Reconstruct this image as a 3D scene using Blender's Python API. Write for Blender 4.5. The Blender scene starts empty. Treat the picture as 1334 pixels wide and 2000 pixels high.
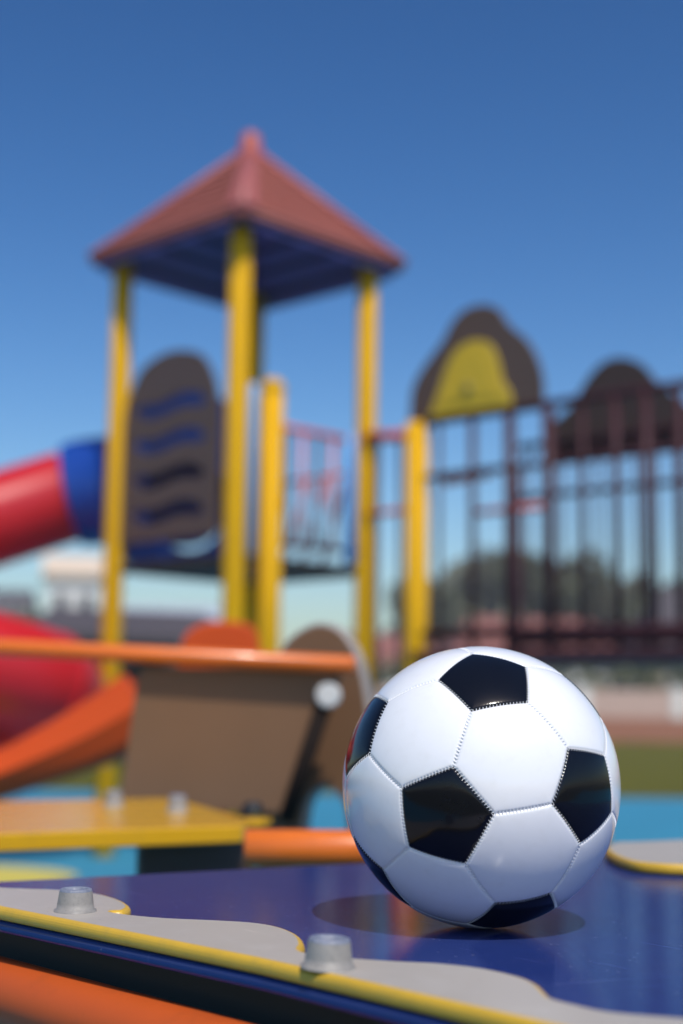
import bpy, bmesh, math, random
from mathutils import Vector, Matrix
from mathutils.geometry import tessellate_polygon

# ------------------------------------------------------------------ camera, sky, sun, exposure
scene = bpy.context.scene
C = scene.collection
R = math.radians
cam_data = bpy.data.cameras.new('camera')
cam = bpy.data.objects.new('camera', cam_data)
C.objects.link(cam)
scene.camera = cam
cam_data.sensor_fit = 'VERTICAL'
cam_data.sensor_height = 36.0
cam_data.sensor_width = 24.0
cam_data.lens = 50.0
cam_data.clip_start = 0.05
cam_data.clip_end = 2000
cam.matrix_world = Matrix.Translation((0, 0, 0.9)) @ Matrix.Rotation(R(97.7), 4, 'X') @ Matrix.Rotation(R(0.7), 4, 'Z')
cam_data.dof.use_dof = True
cam_data.dof.focus_distance = 1.115
cam_data.dof.aperture_fstop = 2.9
cam_data.dof.aperture_blades = 0

SUN_EL, SUN_AZ = 57.0, 162.0          # azimuth clockwise from +Y
world = bpy.data.worlds.new('World')
scene.world = world
world.use_nodes = True
wn = world.node_tree.nodes
wl = world.node_tree.links
sky = wn.new('ShaderNodeTexSky')
sky.sky_type = 'NISHITA'
sky.sun_disc = False
sky.sun_elevation = R(SUN_EL)
sky.sun_rotation = R(SUN_AZ)
sky.altitude = 0
sky.air_density = 1.0
sky.dust_density = 1.2
sky.ozone_density = 0.8
bg = wn['Background']
bg.inputs['Strength'].default_value = 0.05
gam = wn.new('ShaderNodeGamma')           # the photograph's contrasty blue
gam.inputs['Gamma'].default_value = 1.6
wl.new(sky.outputs[0], gam.inputs['Color'])
hsv = wn.new('ShaderNodeHueSaturation')
hsv.inputs['Saturation'].default_value = 1.18
hsv.inputs['Hue'].default_value = 0.5
wl.new(gam.outputs[0], hsv.inputs['Color'])
wl.new(hsv.outputs[0], bg.inputs['Color'])

sun_data = bpy.data.lights.new('sun', 'SUN')
sun_data.energy = 3.6
sun_data.angle = R(0.5)
sun_data.color = (1.0, 0.95, 0.86)
sun = bpy.data.objects.new('sun', sun_data)
C.objects.link(sun)
sd = Vector((math.cos(R(SUN_EL)) * math.sin(R(SUN_AZ)), math.cos(R(SUN_EL)) * math.cos(R(SUN_AZ)), math.sin(R(SUN_EL))))
sun.rotation_euler = sd.to_track_quat('Z', 'Y').to_euler()
sun.location = (3, -8, 12)

scene.view_settings.view_transform = 'Standard'
scene.view_settings.look = 'None'
scene.view_settings.exposure = 0.0
scene.view_settings.gamma = 1.0
scene.view_settings.use_curve_mapping = False
scene.render.engine = 'CYCLES'
scene.cycles.use_denoising = True
scene.cycles.max_bounces = 8
scene.cycles.sample_clamp_indirect = 6.0
scene.cycles.caustics_reflective = True

random.seed(7)

# ------------------------------------------------------------------ materials
MATS = {}


def mat(name, col, rough=0.5, var=0.12, scale=8.0, bump=0.0, bscale=60.0, spec=0.5, coat=0.0, coat_r=0.1,
        dirt=None, dirt_amt=0.0, stretch=(1, 1, 1), rvar=0.08, metal=0.0, bstretch=None, specks=None, speck_scale=300.0, coat_var=0.0, scratches=0.0):
    """Principled material with noise driven colour, roughness and fine relief."""
    if name in MATS:
        return MATS[name]
    m = bpy.data.materials.new(name)
    m.use_nodes = True
    nt = m.node_tree
    n, l = nt.nodes, nt.links
    b = n['Principled BSDF']
    tc = n.new('ShaderNodeTexCoord')
    mp = n.new('ShaderNodeMapping')
    mp.inputs['Scale'].default_value = stretch
    l.new(tc.outputs['Object'], mp.inputs['Vector'])
    nz = n.new('ShaderNodeTexNoise')
    nz.inputs['Scale'].default_value = scale
    nz.inputs['Detail'].default_value = 6
    nz.inputs['Roughness'].default_value = 0.65
    l.new(mp.outputs[0], nz.inputs['Vector'])
    mix = n.new('ShaderNodeMix')
    mix.data_type = 'RGBA'
    c = Vector(col)
    mix.inputs[6].default_value = (*(c * (1 - var)), 1)
    mix.inputs[7].default_value = (*[min(1, x) for x in c * (1 + var)], 1)
    l.new(nz.outputs['Fac'], mix.inputs[0])
    out = mix.outputs[2]
    if dirt is not None:
        nz2 = n.new('ShaderNodeTexNoise')
        nz2.inputs['Scale'].default_value = scale * 3.1
        nz2.inputs['Detail'].default_value = 8
        nz2.inputs['Roughness'].default_value = 0.7
        l.new(mp.outputs[0], nz2.inputs['Vector'])
        rp = n.new('ShaderNodeMapRange')
        rp.inputs[1].default_value = 0.5
        rp.inputs[2].default_value = 0.75
        rp.inputs[3].default_value = 0.0
        rp.inputs[4].default_value = dirt_amt
        l.new(nz2.outputs['Fac'], rp.inputs[0])
        mx = n.new('ShaderNodeMix')
        mx.data_type = 'RGBA'
        mx.inputs[7].default_value = (*dirt, 1)
        l.new(rp.outputs[0], mx.inputs[0])
        l.new(out, mx.inputs[6])
        out = mx.outputs[2]
    if specks is not None:
        vo = n.new('ShaderNodeTexVoronoi')
        vo.inputs['Scale'].default_value = speck_scale
        l.new(tc.outputs['Object'], vo.inputs['Vector'])
        sz = n.new('ShaderNodeSeparateColor')
        l.new(vo.outputs['Color'], sz.inputs[0])
        th = n.new('ShaderNodeMath')
        th.operation = 'MULTIPLY'
        l.new(sz.outputs[0], th.inputs[0])
        th.inputs[1].default_value = 0.22
        ls = n.new('ShaderNodeMath')
        ls.operation = 'LESS_THAN'
        l.new(vo.outputs['Distance'], ls.inputs[0])
        l.new(th.outputs[0], ls.inputs[1])
        gt = n.new('ShaderNodeMath')
        gt.operation = 'GREATER_THAN'
        l.new(sz.outputs[1], gt.inputs[0])
        gt.inputs[1].default_value = 0.72
        mu = n.new('ShaderNodeMath')
        mu.operation = 'MULTIPLY'
        l.new(ls.outputs[0], mu.inputs[0])
        l.new(gt.outputs[0], mu.inputs[1])
        mu2 = n.new('ShaderNodeMath')
        mu2.operation = 'MULTIPLY'
        l.new(mu.outputs[0], mu2.inputs[0])
        mu2.inputs[1].default_value = 0.6
        ms = n.new('ShaderNodeMix')
        ms.data_type = 'RGBA'
        ms.inputs[7].default_value = (*specks, 1)
        l.new(mu2.outputs[0], ms.inputs[0])
        l.new(out, ms.inputs[6])
        out = ms.outputs[2]
    if scratches > 0:                     # thin pale scuffs at two angles
        for rot, sc_ in ((0.35, (2.2, 55, 1)), (-0.9, (3.0, 70, 1))):
            m1 = n.new('ShaderNodeMapping')
            m1.vector_type = 'TEXTURE'
            m1.inputs['Rotation'].default_value = (0, 0, rot)
            m1.inputs['Scale'].default_value = (1 / sc_[0], 1 / sc_[1], 1)
            l.new(tc.outputs['Object'], m1.inputs['Vector'])
            ns = n.new('ShaderNodeTexNoise')
            ns.inputs['Scale'].default_value = 3.0
            ns.inputs['Detail'].default_value = 2.0
            l.new(m1.outputs[0], ns.inputs['Vector'])
            mr = n.new('ShaderNodeMapRange')
            mr.inputs[1].default_value = 0.70
            mr.inputs[2].default_value = 0.76
            mr.inputs[3].default_value = 0.0
            mr.inputs[4].default_value = scratches
            l.new(ns.outputs['Fac'], mr.inputs[0])
            mk = n.new('ShaderNodeMix')
            mk.data_type = 'RGBA'
            mk.inputs[7].default_value = (*[min(1, x * 1.5 + 0.05) for x in col], 1)
            l.new(mr.outputs[0], mk.inputs[0])
            l.new(out, mk.inputs[6])
            out = mk.outputs[2]
    l.new(out, b.inputs['Base Color'])
    if coat_var > 0:
        cr = n.new('ShaderNodeMapRange')
        cr.inputs[1].default_value = 0.35
        cr.inputs[2].default_value = 0.7
        cr.inputs[3].default_value = max(0.03, coat_r - coat_var)
        cr.inputs[4].default_value = coat_r + coat_var
        l.new(nz.outputs['Fac'], cr.inputs[0])
        l.new(cr.outputs[0], b.inputs['Coat Roughness'])
    rr = n.new('ShaderNodeMapRange')
    rr.inputs[3].default_value = max(0.02, rough - rvar)
    rr.inputs[4].default_value = min(1, rough + rvar)
    l.new(nz.outputs['Fac'], rr.inputs[0])
    l.new(rr.outputs[0], b.inputs['Roughness'])
    b.inputs['Specular IOR Level'].default_value = spec
    b.inputs['Metallic'].default_value = metal
    b.inputs['Coat Weight'].default_value = coat
    b.inputs['Coat Roughness'].default_value = coat_r
    if bump > 0:
        nb = n.new('ShaderNodeTexNoise')
        nb.inputs['Scale'].default_value = bscale
        nb.inputs['Detail'].default_value = 4
        if bstretch:
            mb = n.new('ShaderNodeMapping')
            mb.inputs['Scale'].default_value = bstretch
            l.new(tc.outputs['Object'], mb.inputs['Vector'])
            l.new(mb.outputs[0], nb.inputs['Vector'])
        else:
            l.new(mp.outputs[0], nb.inputs['Vector'])
        bp = n.new('ShaderNodeBump')
        bp.inputs['Strength'].default_value = bump
        bp.inputs['Distance'].default_value = 0.002
        l.new(nb.outputs['Fac'], bp.inputs['Height'])
        l.new(bp.outputs[0], b.inputs['Normal'])
        l.new(bp.outputs[0], b.inputs['Coat Normal'])
    MATS[name] = m
    return m


M_BALLW = mat('ball_white', (0.82, 0.83, 0.85), 0.16, 0.015, 30, spec=0.5, coat=0.3, coat_r=0.05, rvar=0.05, bump=0.02, bscale=90, dirt=(0.66, 0.64, 0.61), dirt_amt=0.22)
M_BALLB = mat('ball_black', (0.005, 0.006, 0.010), 0.12, 0.1, 30, spec=0.26, coat=0.0, rvar=0.03, bump=0.02, bscale=400)
M_THREAD = mat('thread_white', (0.78, 0.79, 0.81), 0.7, 0.15, 200)
M_BLUE = mat('table_blue', (0.017, 0.034, 0.150), 0.3, 0.10, 5, spec=0.0, coat=0.52, coat_r=0.085, scratches=0.5, coat_var=0.03, bump=0.05, bscale=420, bstretch=(0.18, 1.6, 1), specks=(0.14, 0.15, 0.22), speck_scale=170, dirt=(0.035, 0.045, 0.14), dirt_amt=0.3, stretch=(1, 2.2, 1), rvar=0.05)
M_BEIGE = mat('panel_beige', (0.40, 0.362, 0.315), 0.42, 0.07, 9, specks=(0.22, 0.2, 0.18), speck_scale=190, spec=0.4, bump=0.05, bscale=300, dirt=(0.48, 0.455, 0.42), dirt_amt=0.5, scratches=0.5)
M_YCORE = mat('panel_yellow_core', (0.60, 0.365, 0.03), 0.38, 0.12, 18, bump=0.05, bscale=200, dirt=(0.3, 0.22, 0.06), dirt_amt=0.35)
M_CAP = mat('cap_grey', (0.27, 0.255, 0.235), 0.5, 0.25, 60, bump=0.15, bscale=500, dirt=(0.12, 0.12, 0.12), dirt_amt=0.6)
M_CAPTOP = mat('cap_scuffed_blue', (0.17, 0.19, 0.25), 0.5, 0.4, 120, bump=0.2, bscale=600, dirt=(0.4, 0.42, 0.46), dirt_amt=0.8)
M_ORANGE = mat('orange_paint', (0.70, 0.15, 0.010), 0.3, 0.10, 6, coat=0.2, dirt=(0.35, 0.08, 0.02), dirt_amt=0.25)
M_ORANGE2 = mat('orange_worn', (0.50, 0.085, 0.014), 0.5, 0.12, 7, spec=0.3, dirt=(0.25, 0.06, 0.02), dirt_amt=0.35)
M_ORPLAS = mat('orange_plastic', (0.56, 0.066, 0.008), 0.5, 0.08, 4, spec=0.2)
M_YBOARD = mat('board_yellow', (0.64, 0.335, 0.010), 0.2, 0.07, 5, bump=0.03, bscale=200, dirt=(0.3, 0.2, 0.04), dirt_amt=0.3)
M_POST = mat('post_yellow', (0.68, 0.362, 0.004), 0.6, 0.08, 3, spec=0.12, dirt=(0.4, 0.25, 0.03), dirt_amt=0.25)
M_BROWN = mat('panel_brown', (0.098, 0.060, 0.045), 0.42, 0.10, 4, spec=0.45, bump=0.05, bscale=160)
M_BENCHBR = mat('bench_brown', (0.19, 0.10, 0.05), 0.45, 0.10, 6, spec=0.4, bump=0.05, bscale=160)
M_DKBROWN = mat('panel_dark_brown', (0.052, 0.032, 0.026), 0.5, 0.1, 4)
M_LITEDGE = mat('panel_lit_edge', (0.33, 0.29, 0.26), 0.45, 0.1, 10)  # pale colour paints in the light caught along panel edges
M_ROOF = mat('roof_terracotta', (0.40, 0.125, 0.09), 0.5, 0.14, 5)
M_ROOFHIP = mat('roof_hip', (0.36, 0.10, 0.088), 0.5, 0.1, 5)
M_LINING = mat('roof_lining_blue', (0.020, 0.018, 0.06), 0.5, 0.1, 4)
M_BATTEN = mat('roof_batten_violet', (0.15, 0.12, 0.36), 0.5, 0.1, 4)
M_FINIAL = mat('finial_red', (0.42, 0.075, 0.05), 0.45, 0.1, 5)
M_RED = mat('slide_red', (0.52, 0.010, 0.016), 0.32, 0.05, 3, spec=0.4)
M_BLUEPL = mat('slide_blue', (0.008, 0.055, 0.32), 0.3, 0.08, 3)
M_LTBLUE = mat('pole_light_blue', (0.12, 0.34, 0.70), 0.35, 0.08, 3)
M_MAROON = mat('bar_maroon', (0.050, 0.013, 0.018), 0.5, 0.12, 5, spec=0.25)
M_REDPAINT = mat('red_paint', (0.58, 0.075, 0.028), 0.4, 0.1, 5)
M_DECK = mat('deck_dark', (0.02, 0.016, 0.015), 0.6, 0.2, 8)
M_STEEL = mat('bolt_steel', (0.62, 0.62, 0.6), 0.35, 0.1, 40)
M_BLACK = mat('black_rubber', (0.012, 0.012, 0.013), 0.5, 0.2, 20)
M_RUBBER = mat('rubber_turquoise', (0.036, 0.225, 0.355), 0.8, 0.16, 1.2, bump=0.3, bscale=120, dirt=(0.04, 0.2, 0.33), dirt_amt=0.5, spec=0.2)
M_RUBBERY = mat('rubber_yellow', (0.52, 0.46, 0.10), 0.8, 0.14, 2, bump=0.3, bscale=120, spec=0.2)
M_GRASS = mat('grass_ground', (0.094, 0.092, 0.008), 0.9, 0.35, 0.9, dirt=(0.16, 0.14, 0.04), dirt_amt=0.5, spec=0.1)
M_LEAF = mat('leaf_green', (0.11, 0.12, 0.052), 0.6, 0.3, 0.6)
M_LEAF2 = mat('leaf_olive', (0.12, 0.115, 0.055), 0.6, 0.3, 0.6)
M_BARK = mat('bark', (0.07, 0.05, 0.035), 0.9, 0.3, 6)
M_PINK = mat('wall_pink_plaster', (0.52, 0.37, 0.31), 0.9, 0.14, 0.9)
M_BRICK = mat('brick_terracotta', (0.33, 0.14, 0.085), 0.85, 0.25, 3)
M_WHITEW = mat('wall_white', (0.74, 0.73, 0.70), 0.9, 0.06, 0.5)
M_CREAM = mat('wall_cream', (0.66, 0.53, 0.40), 0.9, 0.08, 0.5)
M_REDROOF = mat('far_red_roof', (0.24, 0.085, 0.065), 0.8, 0.2, 0.8)
M_GREYROOF = mat('far_grey_roof', (0.065, 0.055, 0.062), 0.7, 0.15, 0.8)
M_GLASSW = mat('far_window', (0.03, 0.04, 0.055), 0.1, 0.1, 1)

# ------------------------------------------------------------------ mesh helpers


def mesh_obj(name, verts, faces, material, parent=None, smooth=False, mats=None, idx=None):
    me = bpy.data.meshes.new(name)
    me.from_pydata([tuple(v) for v in verts], [], faces)
    for m in (mats or [material]):
        me.materials.append(m)
    if idx:
        me.polygons.foreach_set('material_index', idx)
    if smooth:
        me.polygons.foreach_set('use_smooth', [True] * len(me.polygons))
    me.update()
    o = bpy.data.objects.new(name, me)
    C.objects.link(o)
    o.parent = parent
    return o


def fix_normals(o):
    bm = bmesh.new()
    bm.from_mesh(o.data)
    bmesh.ops.recalc_face_normals(bm, faces=bm.faces)
    bm.to_mesh(o.data)
    bm.free()
    return o


def thing(name, label, cat, loc=(0, 0, 0), rz=0.0, group=None):
    o = bpy.data.objects.new(name, None)
    o.empty_display_size = 0.1
    C.objects.link(o)
    o.location = loc
    o.rotation_euler = (0, 0, rz)
    return tag(o, label, cat, group)


def tag(o, label=None, cat=None, group=None, kind=None):
    if label:
        o['label'] = label
    if cat:
        o['category'] = cat
    if group:
        o['group'] = group
    if kind:
        o['kind'] = kind
    return o


def crom(pts, n=6, closed=True):
    """Catmull-Rom through the points."""
    P = [Vector(p) for p in pts]
    N = len(P)
    out = []
    for i in range(N if closed else N - 1):
        if closed:
            a, b, c, d = P[i - 1], P[i], P[(i + 1) % N], P[(i + 2) % N]
        else:
            a, b, c, d = P[max(i - 1, 0)], P[i], P[i + 1], P[min(i + 2, N - 1)]
        for k in range(n):
            t = k / n
            out.append(0.5 * ((2 * b) + (c - a) * t + (2 * a - 5 * b + 4 * c - d) * t * t + (3 * b - a - 3 * c + d) * t ** 3))
    if not closed:
        out.append(P[-1])
    return out


def area2(poly):
    return sum(poly[i][0] * poly[(i + 1) % len(poly)][1] - poly[(i + 1) % len(poly)][0] * poly[i][1] for i in range(len(poly))) / 2


def inset2(poly, d):
    """Offset a CCW polygon inwards by d (mitred, limited)."""
    n = len(poly)
    out = []
    for i in range(n):
        p0, p1, p2 = Vector(poly[i - 1][:2]), Vector(poly[i][:2]), Vector(poly[(i + 1) % n][:2])
        e1, e2 = (p1 - p0), (p2 - p1)
        if e1.length < 1e-9 or e2.length < 1e-9:
            out.append(p1)
            continue
        e1.normalize()
        e2.normalize()
        n1, n2 = Vector((-e1.y, e1.x)), Vector((-e2.y, e2.x))
        m = n1 + n2
        if m.length < 1e-6:
            m = n1.copy()
        m.normalize()
        k = max(0.5, m.dot(n1))
        out.append(p1 + m * (d / k))
    return out


def slab(name, outline, z0, z1, material, parent=None, holes=(), bevel=0.003, edge_mat=None, nb=3, axes='xy'):
    """A sheet with rounded edges and optional holes: outline in the (x, y) plane, thickness z0..z1.
    axes 'xz' stands it up: outline in (x, z), thickness along y."""
    loops = [[Vector(p[:2]) for p in outline]]
    if area2(loops[0]) < 0:
        loops[0].reverse()
    for h in holes:
        h = [Vector(p[:2]) for p in h]
        if area2(h) > 0:
            h.reverse()
        loops.append(h)
    rings = []
    bz = min(bevel, (z1 - z0) / 2 * 0.999)
    for k in range(nb + 1):
        a = math.pi / 2 * k / nb
        rings.append((bevel * (1 - math.sin(a)), z1 - bz * (1 - math.cos(a))))
    for k in range(nb + 1):
        a = math.pi / 2 * k / nb
        rings.append((bevel * (1 - math.cos(a)), z0 + bz * (1 - math.sin(a))))
    verts, faces, idx = [], [], []
    starts = []
    for lp in loops:
        n = len(lp)
        base = len(verts)
        starts.append((base, n))
        for (ins, z) in rings:
            q = inset2(lp, ins) if ins > 1e-9 else lp
            verts += [(p.x, p.y, z) for p in q]
        for r in range(len(rings) - 1):
            for i in range(n):
                j = (i + 1) % n
                faces.append((base + r * n + i, base + (r + 1) * n + i, base + (r + 1) * n + j, base + r * n + j))
                idx.append(1)
    top, mtop, mbot = [], [], []
    for (base, n) in starts:
        top.append([Vector(verts[base + i]) for i in range(n)])
        mtop += [base + i for i in range(n)]
        lb = base + (len(rings) - 1) * n
        mbot += [lb + i for i in range(n)]
    for t in tessellate_polygon(top):
        a, b, c = t
        pa, pb, pc = (Vector(verts[mtop[i]]) for i in (a, b, c))
        if (pb - pa).cross(pc - pa).z < 0:
            b, c = c, b
        faces.append((mtop[a], mtop[b], mtop[c]))
        idx.append(0)
        faces.append((mbot[a], mbot[c], mbot[b]))
        idx.append(2)
    if axes == 'xz':
        verts = [(v[0], -v[2], v[1]) for v in verts]
    o = mesh_obj(name, verts, faces, None, parent, mats=[material, edge_mat or material, material], idx=idx)
    return o


def frame_path(path):
    P = [Vector(p) for p in path]
    T = []
    for i in range(len(P)):
        a, b = P[max(i - 1, 0)], P[min(i + 1, len(P) - 1)]
        T.append((b - a).normalized())
    up = Vector((0, 0, 1)) if abs(T[0].z) < 0.9 else Vector((1, 0, 0))
    N = [(up - T[0] * up.dot(T[0])).normalized()]
    for i in range(1, len(P)):
        v = N[-1] - T[i] * N[-1].dot(T[i])
        N.append(v.normalized())
    return P, T, N


def tube(name, path, rad, material, parent=None, seg=20, caps=True, round_end=0.0):
    """Round pipe along a path; rad is a number or one radius per point."""
    P, T, N = frame_path(path)
    rads = list(rad) if isinstance(rad, (list, tuple)) else [rad] * len(P)
    if round_end > 0:
        e = round_end
        P = [P[0] - T[0] * 0, P[0] + T[0] * e] + P[1:-1] + [P[-1] - T[-1] * e, P[-1]]
        T = [T[0], T[0]] + T[1:-1] + [T[-1], T[-1]]
        N = [N[0], N[0]] + N[1:-1] + [N[-1], N[-1]]
        rads = [rads[0] - e] + [rads[0]] + rads[1:-1] + [rads[-1], rads[-1] - e]
    verts, faces = [], []
    for p, t, n, r in zip(P, T, N, rads):
        b = t.cross(n)
        for k in range(seg):
            a = 2 * math.pi * k / seg
            verts.append(p + (n * math.cos(a) + b * math.sin(a)) * r)
    for i in range(len(P) - 1):
        for k in range(seg):
            j = (k + 1) % seg
            faces.append((i * seg + k, i * seg + j, (i + 1) * seg + j, (i + 1) * seg + k))
    nside = len(faces)
    if caps:
        faces.append(tuple(range(seg - 1, -1, -1)))
        faces.append(tuple(range((len(P) - 1) * seg, len(P) * seg)))
    o = mesh_obj(name, verts, faces, material, parent)
    o.data.polygons.foreach_set('use_smooth', [True] * nside + [False] * (len(faces) - nside))
    return o


def lathe(name, prof, material, parent=None, seg=28, mats=None, midx=None, loc=(0, 0, 0)):
    """Surface of revolution about z from (r, z) pairs."""
    verts, faces, idx = [], [], []
    for (r, z) in prof:
        for k in range(seg):
            a = 2 * math.pi * k / seg
            verts.append((r * math.cos(a), r * math.sin(a), z))
    for i in range(len(prof) - 1):
        for k in range(seg):
            j = (k + 1) % seg
            faces.append((i * seg + k, i * seg + j, (i + 1) * seg + j, (i + 1) * seg + k))
            idx.append(midx[i] if midx else 0)
    o = mesh_obj(name, verts, faces, material, parent, smooth=True, mats=mats, idx=idx)
    o.location = loc
    return fix_normals(o)


def box(name, x0, x1, y0, y1, z0, z1, material, parent=None, bevel=0.004):
    return slab(name, [(x0, y0), (x1, y0), (x1, y1), (x0, y1)], z0, z1, material, parent, bevel=bevel, nb=2)


def copy_tree(o, parent=None):
    c = o.copy()
    C.objects.link(c)
    c.parent = parent
    for ch in list(o.children):
        copy_tree(ch, c)
    return c


# ------------------------------------------------------------------ the setting: ground
def sheet(name, poly, z, material):
    o = mesh_obj(name, [(x, y, z) for x, y in poly], [tuple(range(len(poly)))], material)
    return tag(o, kind='structure')


sheet('ground', [(-600, -600), (600, -600), (600, 900), (-600, 900)], 0.0, M_GRASS)
sheet('rubber_floor', [(-16, -0.8), (18, -0.8), (18, 14.2), (9, 14.6), (2, 14.5), (-6, 14.7), (-16, 14.3)], 0.004, M_RUBBER)
inlay = [(-2.35 + 1.0 * math.cos(a) * (1 + 0.08 * math.sin(3 * a)), 7.3 + 0.75 * math.sin(a)) for a in [2 * math.pi * k / 48 for k in range(48)]]
sheet('rubber_floor_inlay', inlay, 0.008, M_RUBBERY)

# ------------------------------------------------------------------ play table in the foreground
TZ = 0.72
table = thing('play_table', 'glossy dark blue play table with beige wavy panels, under the football', 'table', (0.2, 1.5, 0))
FR0 = Vector((-0.4335, 1.372))


def tl(pts):          # world xy to the table's own coordinates
    return [(p[0] - 0.2, p[1] - 1.5) for p in pts]


# blue board: left tip, front edge running to lower right, right end, far edge
blue = [(-0.451, 1.409), (-0.443, 1.382), (-0.2725, 1.2015), (-0.049, 0.9775), (0.1095, 0.798), (0.3645, 0.505), (0.62, 0.50), (1.02, 1.55), (1.03, 2.16), (0.98, 2.18), (0.45, 1.895), (0.024, 1.668), (-0.337, 1.466)]
slab('table_top', tl(blue), TZ - 0.010, TZ, M_BLUE, table, bevel=0.004, nb=4)
inner = [(-0.3821, 1.3650), (-0.3070, 1.3308), (-0.2486, 1.3183), (-0.2127, 1.2971), (-0.1865, 1.2594), (-0.1715, 1.2199), (-0.1722, 1.1932), (-0.1808, 1.1867),
         (-0.1628, 1.1712), (-0.1324, 1.1572), (-0.0953, 1.1494), (-0.0626, 1.1388), (-0.0418, 1.1174), (-0.0272, 1.0821), (-0.0221, 1.0439), (-0.0229, 1.0162),
         (-0.0127, 1.0007), (0.0116, 0.9885), (0.0422, 0.9791), (0.0691, 0.9733), (0.0947, 0.9584), (0.1150, 0.9332), (0.1246, 0.9087), (0.1268, 0.8805),
         (0.1287, 0.8627), (0.1394, 0.8461), (0.1565, 0.8279), (0.1920, 0.8154), (0.2242, 0.8034), (0.27, 0.76), (0.31, 0.69), (0.335, 0.60), (0.35, 0.54)]
ov = [tuple(p) for p in crom(inner, 5, closed=False)]
ov += [(0.325, 0.55), (0.0985, 0.8085), (0.02, 0.898), (-0.0534, 0.980), (-0.165, 1.091), (-0.2765, 1.2018), (-0.36, 1.292), (-0.43, 1.372), (-0.425, 1.383)]
slab('edge_panel', tl(ov), TZ + 0.0004, TZ + 0.0115, M_BEIGE, table, bevel=0.0048, nb=4, edge_mat=M_YCORE)
ovr = [(0.3523, 1.835), (0.325, 1.765), (0.3176, 1.6834), (0.3243, 1.6139), (0.3465, 1.5859), (0.3771, 1.5744), (0.42, 1.5692), (0.52, 1.575), (0.58, 1.61), (0.62, 1.70), (0.70, 1.75), (0.80, 1.755), (0.88, 1.80), (0.95, 1.92), (0.97, 2.04), (0.985, 2.13)]
ov2 = [tuple(p) for p in crom(ovr, 6, closed=False)] + [(0.96, 2.145), (0.45, 1.878), (0.375, 1.84)]
slab('edge_panel', tl(ov2), TZ + 0.0004, TZ + 0.0125, M_BEIGE, table, bevel=0.005, nb=4, edge_mat=M_YCORE)

cap_prof = [(0.0, 0.013), (0.0085, 0.013), (0.0098, 0.0145), (0.0106, 0.0198), (0.0118, 0.0212), (0.0132, 0.0205), (0.0139, 0.0185), (0.0152, 0.008), (0.0161, 0.0022), (0.0178, 0.0018), (0.0182, 0.0)]
cap_midx = [1, 1, 1, 1, 1, 1, 0, 0, 0, 0]
cap0 = lathe('bolt_cap', cap_prof, None, table, 36, mats=[M_CAP, M_CAPTOP], midx=cap_midx, loc=(-0.2115 - 0.2, 1.184 - 1.5, TZ + 0.0115))
cap0.scale = (0.95, 0.95, 0.86)
for (x, y, sx, rz) in ((-0.005, 0.949, 1.0, 1.0), (0.262, 0.70, 1.0, 2.0), (0.66, 1.83, 1.0, 0.4)):
    c = cap0.copy()
    C.objects.link(c)
    c.location = (x - 0.2, y - 1.5, TZ + (0.0115 if y < 1.5 else 0.0125))
    c.scale = (sx, sx, sx * 0.9)
    c.rotation_euler = (0.03, 0.02, rz)
# orange pipe frame under the board
pf = [(-0.56, 1.51, 0.660), (-0.43, 1.387, 0.660), (-0.277, 1.229, 0.660), (0.105, 0.822, 0.660), (0.36, 0.55, 0.660)]
tube('frame_pipe', [(p[0] - 0.2, p[1] - 1.5, p[2]) for p in pf], 0.026, M_ORANGE2, table, 28)
tube('frame_pipe', [(-0.30 - 0.2, 1.42 - 1.5, 0.665), (0.95 - 0.2, 2.06 - 1.5, 0.665)], 0.02, M_BLACK, table, 20)
shade_board = slab('shade_board', [(0, 0.30), (1.10, 0.30), (1.10, 0.705), (0, 0.705)], -0.008, 0.008, M_DKBROWN, table, axes='xz')  # dark board added to stand in for the shade under the table
shade_board.location = (-0.36 - 0.2, 1.40 - 1.5, 0)
shade_board.rotation_euler = (0, 0, R(-46.8))
for (x, y) in ((-0.36, 1.42), (0.40, 0.62), (0.92, 2.02)):
    tube('leg', [(x - 0.2, y - 1.5, 0.0), (x - 0.2, y - 1.5, 0.69)], 0.03, M_ORANGE, table, 20)

# ------------------------------------------------------------------ football
BR = 0.1145
BC = Vector((0.1182, 1.2022, TZ + 0.0004 + BR))
BROT = Matrix(((-0.13396, -0.97193, 0.19338), (-0.13038, -0.17616, -0.97569), (0.98237, -0.15591, -0.10312)))
ball = thing('football', 'glossy black and white stitched football resting on the blue table', 'football', (BC.x, BC.y, TZ + 0.0004))
g = (1 + 5 ** 0.5) / 2
ico = []
for s1 in (1, -1):
    for s2 in (1, -1):
        ico += [Vector((0, s1, s2 * g)), Vector((s1, s2 * g, 0)), Vector((s2 * g, 0, s1))]
ico = [v.normalized() for v in ico]
adj = {i: [j for j in range(12) if j != i and abs(ico[i].dot(ico[j]) - 0.4472) < 0.01] for i in range(12)}
tv = {}
for i in adj:
    for j in adj[i]:
        tv[(i, j)] = (ico[i] * 2 / 3 + ico[j] / 3).normalized()
faces_p, faces_h = [], []
for i in range(12):
    faces_p.append((ico[i], [tv[(i, j)] for j in adj[i]]))
for i in range(12):
    for j in adj[i]:
        for k in adj[i]:
            if i < j < k and k in adj[j]:
                c = (ico[i] + ico[j] + ico[k]).normalized()
                faces_h.append((c, [tv[(i, j)], tv[(j, i)], tv[(j, k)], tv[(k, j)], tv[(k, i)], tv[(i, k)]]))
NST = 17


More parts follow.
